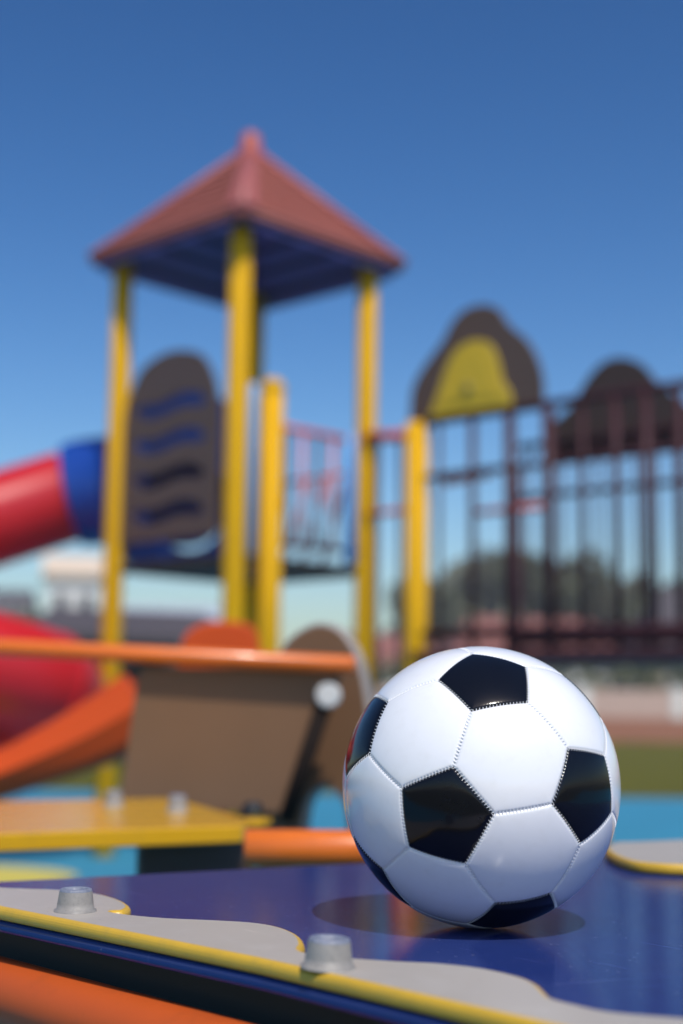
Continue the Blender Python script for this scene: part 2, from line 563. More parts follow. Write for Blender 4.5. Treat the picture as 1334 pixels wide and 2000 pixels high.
def panel_mesh(name, n, material):
    a = 1 / 2.47802
    rc = a / (2 * math.sin(math.pi / n))
    zc = math.sqrt(1 - rc * rc)
    cor = [Vector((rc * math.cos(2 * math.pi * k / n), rc * math.sin(2 * math.pi * k / n), zc)) for k in range(n)]
    M = NST * 4
    ts = [0.0, 0.18, 0.34, 0.48, 0.6, 0.7, 0.78, 0.84, 0.885, 0.92, 0.942, 0.957, 0.968, 0.977, 0.985, 0.992, 0.9995]
    verts = []
    nn = n * M
    en = []
    for k in range(n):
        e = cor[k].cross(cor[(k + 1) % n]).normalized()
        en.append(e)
    for t in ts[1:]:
        for k in range(n):
            A, B = cor[k], cor[(k + 1) % n]
            for m in range(M):
                u = m / M
                E = (A.lerp(B, u)).normalized()
                p = Vector((0, 0, 1)).lerp(E, t).normalized()
                d = min(math.asin(max(-1, min(1, p.dot(e)))) for e in en) * BR
                h = 0.0007 * (1 - math.exp(-d / 0.0045)) - 0.0008 * math.exp(-(d / 0.0011) ** 2)
                st = max(0.0, math.cos(2 * math.pi * (u * NST))) ** 2
                fade = min(1.0, min(u, 1 - u) * NST * 1.2)
                h -= 0.00050 * st * fade * math.exp(-((d - 0.0009) / 0.0008) ** 2)
                verts.append(p * (BR + h - 0.0004))
    verts.append(Vector((0, 0, BR + 0.0003)))
    faces = []
    rings = len(ts) - 1
    for r in range(rings - 1):
        for i in range(nn):
            j = (i + 1) % nn
            faces.append((r * nn + i, (r + 1) * nn + i, (r + 1) * nn + j, r * nn + j))
    cidx = len(verts) - 1
    for i in range(nn):
        faces.append((cidx, i, (i + 1) % nn))
    me = bpy.data.meshes.new(name)
    me.from_pydata([tuple(v) for v in verts], [], faces)
    me.materials.append(material)
    me.polygons.foreach_set('use_smooth', [True] * len(faces))
    return me


me_p = panel_mesh('pentagon_panel', 5, M_BALLB)
me_h = panel_mesh('hexagon_panel', 6, M_BALLW)
rot4 = BROT.to_4x4()
for (fl, me, nm) in ((faces_p, me_p, 'pentagon_panel'), (faces_h, me_h, 'hexagon_panel')):
    for (c, vs) in fl:
        z = c
        x = (vs[0] - z * vs[0].dot(z)).normalized()
        y = z.cross(x)
        m = Matrix((x, y, z)).transposed().to_4x4()
        o = bpy.data.objects.new(nm, me)
        C.objects.link(o)
        o.parent = ball
        o.matrix_local = Matrix.Translation((0, 0, BR)) @ rot4 @ m
# thread
tvv, tff = [], []
done = set()
for (c, vs) in faces_h + faces_p:
    n = len(vs)
    ordv = sorted(vs, key=lambda v: math.atan2(v.dot(c.cross(vs[0]).normalized()), v.dot(c.cross(vs[0]).normalized().cross(c))))
    for k in range(n):
        A, B = ordv[k], ordv[(k + 1) % n]
        key = tuple(sorted([tuple(round(q, 3) for q in A), tuple(round(q, 3) for q in B)]))
        if key in done:
            continue
        done.add(key)
        nrm = A.cross(B).normalized()
        tan = (B - A).normalized()
        for s in range(NST):
            p = A.lerp(B, (s + 0.5) / NST).normalized()
            w = 0.0015 / BR
            sl = 0.0005 / BR
            pts = [p - nrm * w - tan * sl, p - nrm * w * 0.45 - tan * sl * 0.4, p + nrm * w * 0.45 + tan * sl * 0.4, p + nrm * w + tan * sl]
            hs = [-0.0008, -0.0004, -0.0004, -0.0008]
            b0 = len(tvv)
            for q, h in zip(pts, hs):
                q = q.normalized()
                for a in range(6):
                    an = a * math.pi / 3
                    tvv.append(BROT @ (q * (BR + h) + (tan * math.cos(an) + q * math.sin(an)) * 0.00028) + Vector((0, 0, BR)))
            for i in range(3):
                for a in range(6):
                    j = (a + 1) % 6
                    tff.append((b0 + i * 6 + a, b0 + i * 6 + j, b0 + (i + 1) * 6 + j, b0 + (i + 1) * 6 + a))
st = mesh_obj('stitching', tvv, tff, M_THREAD, ball, smooth=True)
tag(st, kind='stuff')

# ------------------------------------------------------------------ yellow bench with brown panels
bench = thing('play_bench', 'yellow seat board with brown upright panels and orange hand bar behind the blue table', 'bench', (-0.4, 2.4, 0))


def bl(p):
    return (p[0] + 0.4, p[1] - 2.4) if len(p) == 2 else (p[0] + 0.4, p[1] - 2.4, p[2])


yb = [(-1.15, 1.597), (-0.46, 1.979), (-0.143, 2.155), (-0.137, 2.168), (-0.143, 2.285), (-0.30, 2.715), (-0.33, 2.735), (-0.607, 2.615), (-1.15, 2.40)]
slab('seat_board', [bl(p) for p in yb], 0.695, 0.72, M_YBOARD, bench, bevel=0.003)
slab('seat_bracket', [bl(p) for p in [(-0.15, 2.27), (-0.115, 2.285), (-0.105, 2.32), (-0.13, 2.34), (-0.19, 2.33)]], 0.708, 0.7185, M_YBOARD, bench, bevel=0.002)
for (x, y) in ((-0.39, 2.52), (-0.268, 2.42), (-0.95, 2.0)):
    c = cap0.copy()
    C.objects.link(c)
    c.parent = bench
    c.location = (x + 0.4, y - 2.4, 0.72)
    c.scale = (1.02, 1.02, 1.25)
lathe('bolt_head', [(0, 0.018), (0.012, 0.017), (0.017, 0.01), (0.018, 0)], M_BLACK, bench, 20, loc=bl((-0.142, 2.42, 0.72)))
A1, A2 = R(-10), R(-25)
# large back panel, upright, its right edge leaning
out1 = [(0.016, 0.69), (0.02, 0.72), (0.048, 0.950), (0.062, 0.968), (0.455, 0.970), (0.462, 0.955), (0.367, 0.694), (0.360, 0.69)]
o = slab('back_panel', out1, -0.009, 0.009, M_BENCHBR, bench, bevel=0.003, axes='xz')
o.location = bl((-0.45, 2.88, 0))
o.rotation_euler = (0, 0, A1)
# round topped side panel with an arched opening near its foot
top2 = [(0.075, 0.960), (0.098, 1.019), (0.134, 1.050), (0.181, 1.066), (0.230, 1.050), (0.266, 1.003), (0.288, 0.927), (0.300, 0.825), (0.304, 0.713), (0.300, 0.60), (0.300, 0.30), (0.250, 0.30),
        (0.250, 0.60), (0.247, 0.67), (0.234, 0.712), (0.200, 0.733), (0.168, 0.712), (0.155, 0.67), (0.153, 0.60), (0.153, 0.30), (0.05, 0.30), (0.05, 0.62), (0.06, 0.85)]
o = slab('side_panel', crom(top2, 4), -0.018, 0.018, M_BENCHBR, bench, bevel=0.006, axes='xz', edge_mat=M_LITEDGE)
o.location = bl((-0.2, 3.02, 0))
o.rotation_euler = (0, 0, A2)
# its twin at the other end, and an orange upright between them
rp = [(0.245 * math.cos(a), 0.741 + 0.245 * math.sin(a)) for a in [math.pi * k / 24 for k in range(25)]]
rp += [(-0.245, 0.62), (-0.225, 0.50), (-0.225, 0.05), (0.225, 0.05), (0.225, 0.50), (0.245, 0.62)]
o = slab('side_panel', rp, -0.014, 0.014, M_BENCHBR, bench, bevel=0.005, axes='xz', edge_mat=M_LITEDGE)
o.location = bl((0.271, 2.76, 0))
o.rotation_euler = (0, 0, R(-4))
tube('upright', [bl((0.112, 2.5, 0.0)), bl((0.112, 2.5, 0.935))], 0.024, M_ORANGE, bench, 20, round_end=0.006)
# leaning strut, its black painted in for the shaded gap; pale disc bolt
tube('strut', [bl((-0.030, 2.795, 0.900)), bl((-0.100, 2.795, 0.675))], 0.0165, mat('strut_shade', (0.018, 0.013, 0.011), 0.8, 0.2, 20, spec=0.05), bench, 16)
disc = lathe('bolt_disc', [(0, 0.0070), (0.0205, 0.0069), (0.0208, 0.0068), (0.0240, 0.0042), (0.0243, 0.0038), (0.0250, 0.0)], M_STEEL, bench, 24)
disc.data.polygons.foreach_set('use_smooth', [False] * len(disc.data.polygons))
disc.location = bl((-0.021, 2.774, 0.9175))
disc.rotation_euler = (R(90), 0, A1)
tube('hand_bar', [bl((-1.25, 2.985, 1.026)), bl((-0.693, 2.887, 1.006)), bl((0.03, 2.757, 0.9755))], 0.0172, M_ORANGE, bench, 24, round_end=0.003)
tube('frame_pipe', [bl((-0.128, 1.99, 0.704)), bl((0.05, 2.0, 0.703)), bl((0.32, 2.03, 0.70))], 0.0255, M_ORANGE, bench, 28, round_end=0.004)
tube('upright', [bl((0.32, 2.03, 0.0)), bl((0.32, 2.03, 0.70))], 0.0245, M_ORANGE, bench, 20)
o = slab('seat_support', [(0.0, 0.02), (0.185, 0.02), (0.185, 0.694), (0.0, 0.694)], -0.012, 0.012, M_DKBROWN, bench, axes='xz', bevel=0.003)
o.location = bl((-0.30, 2.20, 0))
o.rotation_euler = (0, 0, R(29))

# ------------------------------------------------------------------ small orange slide behind the bench
os_ = thing('orange_slide', 'small orange plastic slide chute descending left behind the bench', 'slide', (-0.8, 4.6, 0))
path = [(-0.615, 0.890, 0.255), (-0.66, 0.862, 0.25), (-0.72, 0.826, 0.235), (-0.82, 0.772, 0.215), (-0.93, 0.722, 0.185), (-1.06, 0.667, 0.16), (-1.35, 0.565, 0.15), (-1.70, 0.44, 0.15), (-2.05, 0.30, 0.15), (-2.3, 0.22, 0.15), (-2.6, 0.20, 0.15)]
pp = crom([Vector(p) for p in path], 5, closed=False)
verts, faces = [], []
yN, yF, th = -0.10, 0.42, 0.035
for i, p in enumerate(pp):
    a, b = pp[max(0, i - 1)], pp[min(len(pp) - 1, i + 1)]
    t = Vector((b.x - a.x, 0, b.y - a.y)).normalized()
    n = Vector((-t.z, 0, t.x))
    if n.z < 0:
        n = -n
    h = p.z * 0.88
    base = Vector((p.x + 0.8, 0, p.y))
    prof = [(yN, -h / 2), (yN - 0.045, -h / 2 + 0.03), (yN - 0.075, 0.0), (yN - 0.045, h / 2 - 0.03), (yN, h / 2), (yN + th, h / 2 + 0.006), (yN + th + 0.015, h / 2 - 0.015), (yN + th + 0.02, -h / 2 + 0.07), (yN + th + 0.06, -h / 2 + 0.04),
            (yF - th - 0.06, -h / 2 + 0.04), (yF - th - 0.02, -h / 2 + 0.07), (yF - th - 0.015, h / 2 - 0.015), (yF - th, h / 2 + 0.006), (yF, h / 2), (yF + 0.012, h / 2 - 0.02), (yF + 0.012, -h / 2 + 0.02), (yF, -h / 2)]
    for (y, hh) in prof:
        verts.append(base + n * hh + Vector((0, y, 0)))
K = 17
for i in range(len(pp) - 1):
    for k in range(K):
        j = (k + 1) % K
        faces.append((i * K + k, i * K + j, (i + 1) * K + j, (i + 1) * K + k))
faces.append(tuple(range(K)))
faces.append(tuple(range((len(pp) - 1) * K, len(pp) * K)))
fix_normals(mesh_obj('chute', verts, faces, M_ORPLAS, os_))
hood = [(0.29, 0.60), (0.285, 0.95), (0.30, 1.09), (0.345, 1.140), (0.42, 1.157), (0.50, 1.150), (0.535, 1.12), (0.55, 1.0), (0.55, 0.60)]
o = slab('hood_panel', crom(hood, 4), -0.03, 0.03, M_ORPLAS, os_, bevel=0.012, axes='xz')
o.location = (0, -0.06, 0)
sidep = [(0.22, 0.30), (0.225, 0.95), (0.25, 1.07), (0.30, 1.12), (0.36, 1.12), (0.40, 1.07), (0.42, 0.9), (0.42, 0.30)]
o = slab('side_panel', crom(sidep, 4), -0.01, 0.01, M_BROWN, os_, bevel=0.003, axes='xz', edge_mat=M_LITEDGE)
o.location = (0, 0.20, 0)
for (x, y) in ((0.26, 0.3), (0.5, 0.3), (0.5, 0.0), (-1.3, 0.16)):
    tube('leg', [(x, y, 0), (x, y, 0.9 if x > 0 else 0.34)], 0.022, M_BLACK, os_, 14)

# ------------------------------------------------------------------ roofed play tower
TC = Vector((-0.598, 8.5))
tower = thing('play_tower', 'yellow posted play tower with terracotta pyramid roof and brown slotted panel', 'play tower', (TC.x, TC.y, 0))
PR = 0.062
pL, pF, pR, pB = Vector((-0.765, 0.0)), Vector((0.012, -0.74)), Vector((0.742, 0.0)), Vector((0.008, 0.74))
for p, top in ((pL, 3.60), (pF, 3.60), (pR, 3.60), (pB, 3.60)):
    tube('post', [(p.x, p.y, 0), (p.x, p.y, top)], PR, M_POST, tower, 24, round_end=0.006)
# short capped entrance post
p5 = (0.197, -0.55)
tube('post', [(p5[0], p5[1], 0), (p5[0], p5[1], 2.68)], 0.066, M_POST, tower, 24)
lathe('post_cap', [(0.072, -0.02), (0.072, 0.005), (0.06, 0.035), (0.035, 0.055), (0, 0.062)], M_POST, tower, 24, loc=(p5[0], p5[1], 2.68))
# deck planks
du = (pF - pL).normalized()
dv = (pB - pL).normalized()
side = (pF - pL).length
da = math.atan2(du.y, du.x)
for k in range(7):
    o = box('deck_plank', 0.02, side - 0.02, k * side / 7 + 0.004, (k + 1) * side / 7 - 0.004, 1.66, 1.72, M_DECK, tower)
    o.location = (pL.x, pL.y, 0)
    o.rotation_euler = (0, 0, da)
# slotted brown panel on the front left side
W1 = 0.86
x0 = (side - W1) / 2 - 0.045
arch = [(x0, 1.83), (x0 + W1, 1.83), (x0 + W1, 2.50), (x0 + W1 - 0.015, 2.64), (x0 + W1 - 0.075, 2.78), (x0 + W1 - 0.19, 2.895), (x0 + W1 / 2, 2.945), (x0 + 0.19, 2.895), (x0 + 0.075, 2.78), (x0 + 0.015, 2.64), (x0, 2.50)]
dense = [Vector(arch[0]), Vector(arch[1])] + crom(arch[2:], 4, closed=False)
holes = []
for zc, xa, xb in ((2.62, 0.10, 0.76), (2.41, 0.10, 0.76), (2.20, 0.10, 0.76), (1.99, 0.10, 0.76)):
    up, dn = [], []
    for k in range(17):
        t = k / 16
        x = x0 + xa + (xb - xa) * t
        w = 0.019 * math.sin(t * 2 * math.pi * 1.2 + 2.6)
        e = 0.042 * min(1, math.sqrt(max(0.02, min(t, 1 - t) * 8)))
        up.append((x, zc + w + e))
        dn.append((x, zc + w - e))
    holes.append(dn + up[::-1])
o = slab('slotted_panel', dense, -0.01, 0.01, M_BROWN, tower, holes=holes, bevel=0.003, axes='xz')
o.location = (pL.x, pL.y, 0)
o.rotation_euler = (0, 0, da)
# blue tube entrance panel on the far left side
db = math.atan2(dv.y, dv.x)
sb = (pB - pL).length
ent = [(0.08, 1.74), (sb - 0.08, 1.74), (sb - 0.08, 2.40), (sb - 0.12, 2.66), (sb - 0.24, 2.84), (sb / 2, 2.90), (0.24, 2.84), (0.12, 2.66), (0.08, 2.40)]
hole = [(sb / 2 + 0.33 * math.cos(a), 2.17 + 0.33 * math.sin(a)) for a in [2 * math.pi * k / 32 for k in range(32)]]
o = slab('entrance_panel', [Vector(ent[0]), Vector(ent[1])] + crom(ent[2:], 4, closed=False), -0.01, 0.01, M_BLUEPL, tower, holes=[hole], bevel=0.003, axes='xz')
o.location = (pL.x, pL.y, 0)
o.rotation_euler = (0, 0, db)
# barrier on the front right side: rails and thin bars
rd = (pR - pF).normalized()
rl = (pR - pF).length


def fr(s, off=0.0):
    return pF.x + rd.x * s + off * rd.y, pF.y + rd.y * s - off * rd.x


for z, m in ((2.47, M_REDPAINT), (1.80, M_MAROON)):
    a, b = fr(0.30), fr(rl - 0.06)
    tube('rail', [(a[0], a[1], z), (b[0], b[1], z)], 0.019, m, tower, 14)
for k in range(5):
    a = fr(0.38 + k * 0.125)
    tube('bar', [(a[0], a[1], 1.81), (a[0], a[1], 2.46)], 0.013, (M_MAROON, M_REDPAINT)[k % 2], tower, 10)
# light blue climbing poles with orange net ropes on the far right side
for (x, y, z0, z1, r) in ((0.088, -0.50, 1.72, 2.72, 0.034), (0.648, -0.13, 1.72, 2.50, 0.036)):
    tube('climbing_pole', [(x, y, z0), (x, y, z1)], r, M_LTBLUE, tower, 16, round_end=0.01)
for k in range(4):
    t = k / 4
    xa, ya = 0.10 + 0.5 * t, 0.62 - 0.5 * t
    tube('net_rope', [(xa, ya, 1.74), (xa + 0.16, ya - 0.16, 2.30)], 0.016, M_REDPAINT, tower, 8)
tube('net_rope', [(0.08, 0.64, 2.30), (0.66, 0.06, 2.30)], 0.012, M_REDPAINT, tower, 8)
# roof
EZ, RR, AZ = 3.585, 0.958, 4.30
ec = [Vector((RR * math.cos(0.029 + k * math.pi / 2) + 0.002, RR * math.sin(0.029 + k * math.pi / 2), EZ)) for k in (2, 3, 0, 1)]
ap = Vector((0.002, 0, AZ))
verts = [tuple(v) for v in ec] + [tuple(ap)] + [(v.x * 0.985, v.y * 0.985, v.z - 0.035) for v in ec] + [(ap.x, ap.y, ap.z - 0.05)]
faces = []
for k in range(4):
    j = (k + 1) % 4
    faces += [(k, j, 4), (5 + j, 5 + k, 9), (k, 5 + k, 5 + j, j)]
roof = mesh_obj('roof', verts, faces, M_LINING, tower)
NC = 9
for k in range(4):
    A, B = ec[k], ec[(k + 1) % 4]
    nrm = (B - A).cross(ap - A).normalized()
    if nrm.z < 0:
        nrm = -nrm
    for c in range(NC):
        t0, t1 = c / NC * 0.955, min(0.955, (c + 1.16) / NC * 0.955)
        lo, hi = (0.020, 0.040), (0.004, 0.018)
        q = [A.lerp(ap, t0), B.lerp(ap, t0), B.lerp(ap, t1), A.lerp(ap, t1)]
        vv = [q[0] + nrm * lo[0], q[1] + nrm * lo[0], q[2] + nrm * hi[0], q[3] + nrm * hi[0], q[0] + nrm * lo[1], q[1] + nrm * lo[1], q[2] + nrm * hi[1], q[3] + nrm * hi[1]]
        fix_normals(mesh_obj('roof_plank', vv, [(0, 3, 2, 1), (4, 5, 6, 7), (0, 1, 5, 4), (1, 2, 6, 5), (2, 3, 7, 6), (3, 0, 4, 7)], M_ROOF, roof))
    # battens below
    ni = -nrm
    for c in range(5):
        t0 = 0.06 + c * 0.15
        q0_, q1_ = A.lerp(ap, t0) * 1.0, B.lerp(ap, t0) * 1.0
        m = Vector((0, 0, -0.052))
        ba, bb = q0_.lerp(q1_, 0.03) + m, q0_.lerp(q1_, 0.97) + m
        up = (ap - A.lerp(B, 0.5)).normalized() * 0.042
        dn = Vector((0, 0, -0.02))
        vv = [ba - up, bb - up, bb + up, ba + up]
        vv += [q + dn for q in vv]
        fix_normals(mesh_obj('roof_batten', vv, [(0, 1, 2, 3), (7, 6, 5, 4), (0, 4, 5, 1), (1, 5, 6, 2), (2, 6, 7, 3), (3, 7, 4, 0)], M_BATTEN, roof))
    tube('hip_cap', [A + Vector((0, 0, 0.025)), A.lerp(ap, 0.97) + Vector((0, 0, 0.03))], 0.03, M_ROOFHIP, roof, 12)
    for (P0, P1) in ((A, B), (B, A)):      # flat boards along both sides of each hip
        wv = (P1 - P0).normalized() * 0.075
        vv = [P0 + nrm * 0.040, P0 + wv + nrm * 0.040, ap.lerp(P0, 0.06) + wv * 0.5 + nrm * 0.02, ap.lerp(P0, 0.06) + nrm * 0.02]
        vv += [q + nrm * 0.014 for q in vv]
        fix_normals(mesh_obj('hip_board', vv, [(0, 3, 2, 1), (4, 5, 6, 7), (0, 1, 5, 4), (1, 2, 6, 5), (2, 3, 7, 6), (3, 0, 4, 7)], M_ROOFHIP, roof))
    tube('eave_trim', [A + Vector((0, 0, 0.004)), B + Vector((0, 0, 0.004))], 0.022, M_ROOFHIP, roof, 10)
lathe('finial', [(0.09, -0.10), (0.085, -0.02), (0.066, 0.03), (0.062, 0.10), (0.045, 0.125), (0, 0.13)], M_FINIAL, roof, 16, loc=(0.002, 0, AZ))

# ------------------------------------------------------------------ red tube slide
ts_ = thing('tube_slide', 'red spiral tube slide with blue entrance hood on the left of the tower', 'slide', (-2.3, 8.4, 0))


def tsl(p):
    return Vector((p[0] + 2.3, p[1] - 8.4, p[2]))


ctr = [(-1.40, 9.13, 2.27), (-1.60, 9.20, 2.26), (-1.78, 9.20, 2.225), (-2.05, 9.13, 2.12), (-2.45, 9.0, 1.97)]
hc = Vector((-2.98, 8.30))
ha, hb = 1.32, 0.60
for k in range(0, 24):
    a = math.pi / 2 + 0.05 + k * (2 * math.pi - 0.35) / 24
    ctr.append((hc.x + ha * math.cos(a), hc.y + hb * math.sin(a), 1.86 - 1.15 * k / 24))
ctr += [(-3.2, 8.90, 0.60), (-3.6, 8.90, 0.52), (-4.1, 8.90, 0.48)]
ctrv = crom([tsl(p) for p in ctr], 3, closed=False)
TRr = 0.30
nseg = 9
per = (len(ctrv) - 6) // nseg
i0 = 6
for s in range(nseg):
    a, b = i0 + s * per, i0 + (s + 1) * per if s < nseg - 1 else len(ctrv) - 1
    sg = tube('tube_segment', ctrv[a:b + 1], TRr, M_RED, ts_, 32, caps=False)
    t = (ctrv[b] - ctrv[b - 1]).normalized()
    tube('flange', [ctrv[b] - t * 0.014, ctrv[b] + t * 0.014], TRr + 0.012, M_RED, sg, 32)
hoodp = [tsl((-0.985, 8.88, 2.24)), tsl((-1.10, 9.0, 2.25)), tsl((-1.28, 9.10, 2.26)), tsl((-1.48, 9.17, 2.26)), tsl((-1.64, 9.20, 2.255)), tsl((-1.76, 9.20, 2.23))]
tube('entrance_hood', crom(hoodp, 4, closed=False), [0.37 - 0.03 * (i / 20) ** 2 for i in range(21)], M_BLUEPL, ts_, 32, caps=False)
for (x, y, z) in ((-4.3, 8.3, 1.45), (-2.98, 7.7, 1.10)):
    tube('support_post', [tsl((x, y, 0)), tsl((x, y, z))], 0.045, M_BLACK, ts_, 14)

# ------------------------------------------------------------------ barred bridge with arch panels
BO = Vector((0.437, 8.2))
BD = Vector((0.7541, -0.6568))
BA = math.atan2(BD.y, BD.x)
bridge = thing('play_bridge', 'dark barred play bridge with brown arch panels on the right', 'play bridge', (BO.x, BO.y, 0), BA)
tube('post', [(0, 0, 0), (0, 0, 2.54)], 0.068, M_POST, bridge, 24)
tube('post', [(2.6, 0, 0), (2.6, 0, 2.54)], 0.068, M_POST, bridge, 24)
tube('post', [(-0.02, 1.02, 0), (-0.02, 1.02, 2.40)], 0.05, M_MAROON, bridge, 20)
tube('post', [(2.6, 1.0, 0), (2.6, 1.0, 2.54)], 0.062, M_POST, bridge, 20)
for z, r in ((2.535, 0.024), (2.21, 0.02), (1.30, 0.03)):
    tube('rail', [(0.05, 0, z), (2.55, 0, z)], r, M_MAROON, bridge, 14)
    tube('rail', [(0.05, 1.0, z), (2.55, 1.0, z)], r, M_MAROON, bridge, 14)
for k, (s, r) in enumerate(((0.16, 0.014), (0.40, 0.022), (0.655, 0.034), (0.905, 0.036), (1.12, 0.016), (1.32, 0.024), (1.50, 0.026), (1.69, 0.022), (1.9, 0.022), (2.1, 0.022), (2.3, 0.022))):
    tube('bar', [(s, 0, 1.20), (s, 0, 2.53)], r * 0.95, M_MAROON, bridge, 14)
for k in range(19):
    s = 0.10 + k * 0.13
    tube('bar', [(s, 1.0, 1.20), (s, 1.0, 2.53)], 0.013, M_MAROON, bridge, 12)
for k in range(10):
    s0 = 0.04 + k * 0.25
    box('deck_plank', s0, s0 + 0.21, -0.02, 1.02, 1.15, 1.19, M_DKBROWN, bridge)
for y in (-0.045, 1.045):
    box('deck_beam', 0.0, 2.6, y - 0.02, y + 0.02, 1.135, 1.205, M_MAROON, bridge)
arch1 = [(-0.05, 2.55), (-0.045, 2.64), (-0.025, 2.76), (0.057, 2.874), (0.187, 2.998), (0.261, 3.102), (0.353, 3.163), (0.479, 3.170), (0.584, 3.122), (0.654, 3.021), (0.773, 2.913), (0.846, 2.786), (0.876, 2.666), (0.878, 2.55)]
o = slab('arch_panel', crom(arch1, 4, closed=False), -0.01, 0.01, M_BROWN, bridge, bevel=0.003, axes='xz', edge_mat=M_BROWN)
bell = [(0.105, 2.557), (0.125, 2.60), (0.170, 2.700), (0.235, 2.848), (0.300, 2.930), (0.415, 2.966), (0.535, 2.925), (0.592, 2.810), (0.618, 2.703), (0.665, 2.638), (0.680, 2.557)]
b2 = slab('bell_plate', crom(bell, 4, closed=False), 0.0105, 0.024, mat('bell_yellow', (0.62, 0.41, 0.02), 0.4, 0.08, 6), o, bevel=0.004, axes='xz')
bell_in = [(0.39 + (x - 0.39) * 0.72, 2.62 + (z - 2.557) * 0.68) for x, z in bell]
slab('bell_relief', crom(bell_in, 4, closed=False), 0.0245, 0.030, mat('bell_yellow', (0.62, 0.41, 0.02)), o, bevel=0.004, axes='xz')
kn = lathe('bell_knob', [(0, 0.02), (0.02, 0.018), (0.03, 0.008), (0.032, 0)], mat('bell_olive', (0.22, 0.18, 0.04), 0.5), o, 18, loc=(0.385, -0.0305, 2.69))
kn.rotation_euler = (R(90), 0, 0)
arch2 = [(0.235, 2.43), (0.238, 2.54), (0.262, 2.66), (0.40, 2.755), (0.537, 2.927), (0.647, 3.008), (0.772, 3.018), (0.911, 2.952), (1.011, 2.828), (1.142, 2.72), (1.24, 2.62), (1.27, 2.43)]
o = slab('arch_panel', crom(arch2, 4, closed=False), -0.01, 0.01, M_DKBROWN, bridge, bevel=0.003, axes='xz')
o.location = (0, 1.04, 0)
# red rails between tower and bridge
tube('link_rail', [(-0.37, 0.0 + 0.0, 2.50), (-0.03, 0, 2.47)], 0.034, M_REDPAINT, bridge, 12)
tube('link_rail', [(-0.36, 0.0, 2.03), (-0.05, 0, 2.03)], 0.018, M_REDPAINT, bridge, 12)
tube('link_rail', [(0.07, 0.18, 2.21), (0.40, 0.18, 2.23)], 0.026, M_REDPAINT, bridge, 12)
tube('link_rail', [(0.07, 0.5, 2.06), (0.55, 0.5, 2.06)], 0.02, M_REDPAINT, bridge, 12)
for s in (-0.3, -0.12):
    tube('bar', [(s, 0.0, 0.0), (s, 0.0, 2.46)], 0.012, M_MAROON, bridge, 10)


# ------------------------------------------------------------------ wooded hill far behind
rh = random.Random(11)
hx, hy = 48, 10
hvt, hft = [], []
for j in range(hy + 1):
    for i in range(hx + 1):
        u, v = i / hx, j / hy
        x = -4 + 46 * u
        top = 17.0 * math.exp(-((u - 0.40) / 0.20) ** 2) + 9.0 * math.exp(-((u - 0.64) / 0.14) ** 2)
        z = top * math.sin(math.pi * v) ** 0.8 * (1 + 0.03 * rh.uniform(-1, 1)) + (rh.uniform(0, 0.35) if 0 < v < 1 else 0) * min(1, top / 4)
        hvt.append((x + rh.uniform(-0.3, 0.3), 130 + 60 * v, z - 0.05))
for j in range(hy):
    for i in range(hx):
        a = j * (hx + 1) + i
        hft.append((a, a + 1, a + hx + 2, a + hx + 1))
tag(mesh_obj('hill', hvt, hft, mat('hill_scrub', (0.115, 0.12, 0.06), 0.95, 0.4, 0.25, dirt=(0.2, 0.18, 0.13), dirt_amt=0.5, spec=0.05), smooth=True), kind='structure')

# ------------------------------------------------------------------ background: trees, walls, houses
def tree_mesh(seed, height, rad, leaf, n):
    rnd = random.Random(seed)
    tv_, tf_ = [], []
    lobes = []
    for k in range(11):
        a = rnd.random() * 6.283
        rr = rad * rnd.uniform(0.15, 0.72)
        lobes.append((Vector((rr * math.cos(a), rr * math.sin(a), height * rnd.uniform(0.42, 0.88))), rad * rnd.uniform(0.28, 0.5)))
    for i in range(n):
        c, r = lobes[i % len(lobes)]
        d = Vector((rnd.gauss(0, 1), rnd.gauss(0, 1), rnd.gauss(0, 1))).normalized()
        p = c + d * r * (rnd.random() ** 0.4)
        if p.z < height * 0.22:
            continue
        u = Vector((rnd.gauss(0, 1), rnd.gauss(0, 1), rnd.gauss(0, 0.6))).normalized()
        v = Matrix.Rotation(rnd.uniform(0, 6.283), 3, u) @ u.orthogonal().normalized()
        s = leaf * rnd.uniform(0.6, 1.4)
        b = len(tv_)
        tv_ += [p - u * s, p - v * s * 0.55, p + u * s, p + v * s * 0.55]
        tf_.append((b, b + 1, b + 2, b + 3))
    return tv_, tf_, lobes


def make_tree(seed, height, rad, leafmat, label, loc, group='trees beyond the playground', n=7000, leaf=None):
    t = thing('tree', label, 'tree', loc, random.random() * 6, group)
    v, f, lobes = tree_mesh(seed, height, rad, leaf or rad * 0.065, n)
    tk = tube('trunk', [(0, 0, 0), (0.05, 0.02, height * 0.25), (0, 0, height * 0.6)], [height * 0.035, height * 0.025, height * 0.012], M_BARK, t, 10)
    for c, r in lobes[:6]:
        tube('limb', [(0.03, 0.01, height * 0.28), (c.x * 0.5, c.y * 0.5, height * 0.28 + (c.z - height * 0.28) * 0.65), tuple(c)], [height * 0.014, height * 0.009, height * 0.004], M_BARK, tk, 7)
    mesh_obj('crown', v, f, leafmat, t)
    return t


trees = [((5.2, 75, 0), 7.6, 3.0, M_LEAF, 'leftmost green tree just right of the bridge post'),
         ((8.3, 76, 0), 9.2, 3.0, M_LEAF2, 'tall olive tree behind the thinner bridge bars'),
         ((11.0, 74, 0), 8.9, 3.3, M_LEAF, 'tallest green tree between the two thick bridge bars'),
         ((14.0, 77, 0), 8.6, 3.2, M_LEAF2, 'olive tree seen below the second arch panel'),
         ((16.8, 74, 0), 7.4, 3.2, M_LEAF, 'lower green tree far right beyond the bridge'),
         ((-14.4, 70, 0), 5.4, 2.4, M_LEAF, 'low green tree below the far white houses at left')]
for i, (loc, h, r, m, lab) in enumerate(trees):
    make_tree(20 + i, h, r, m, lab, loc)


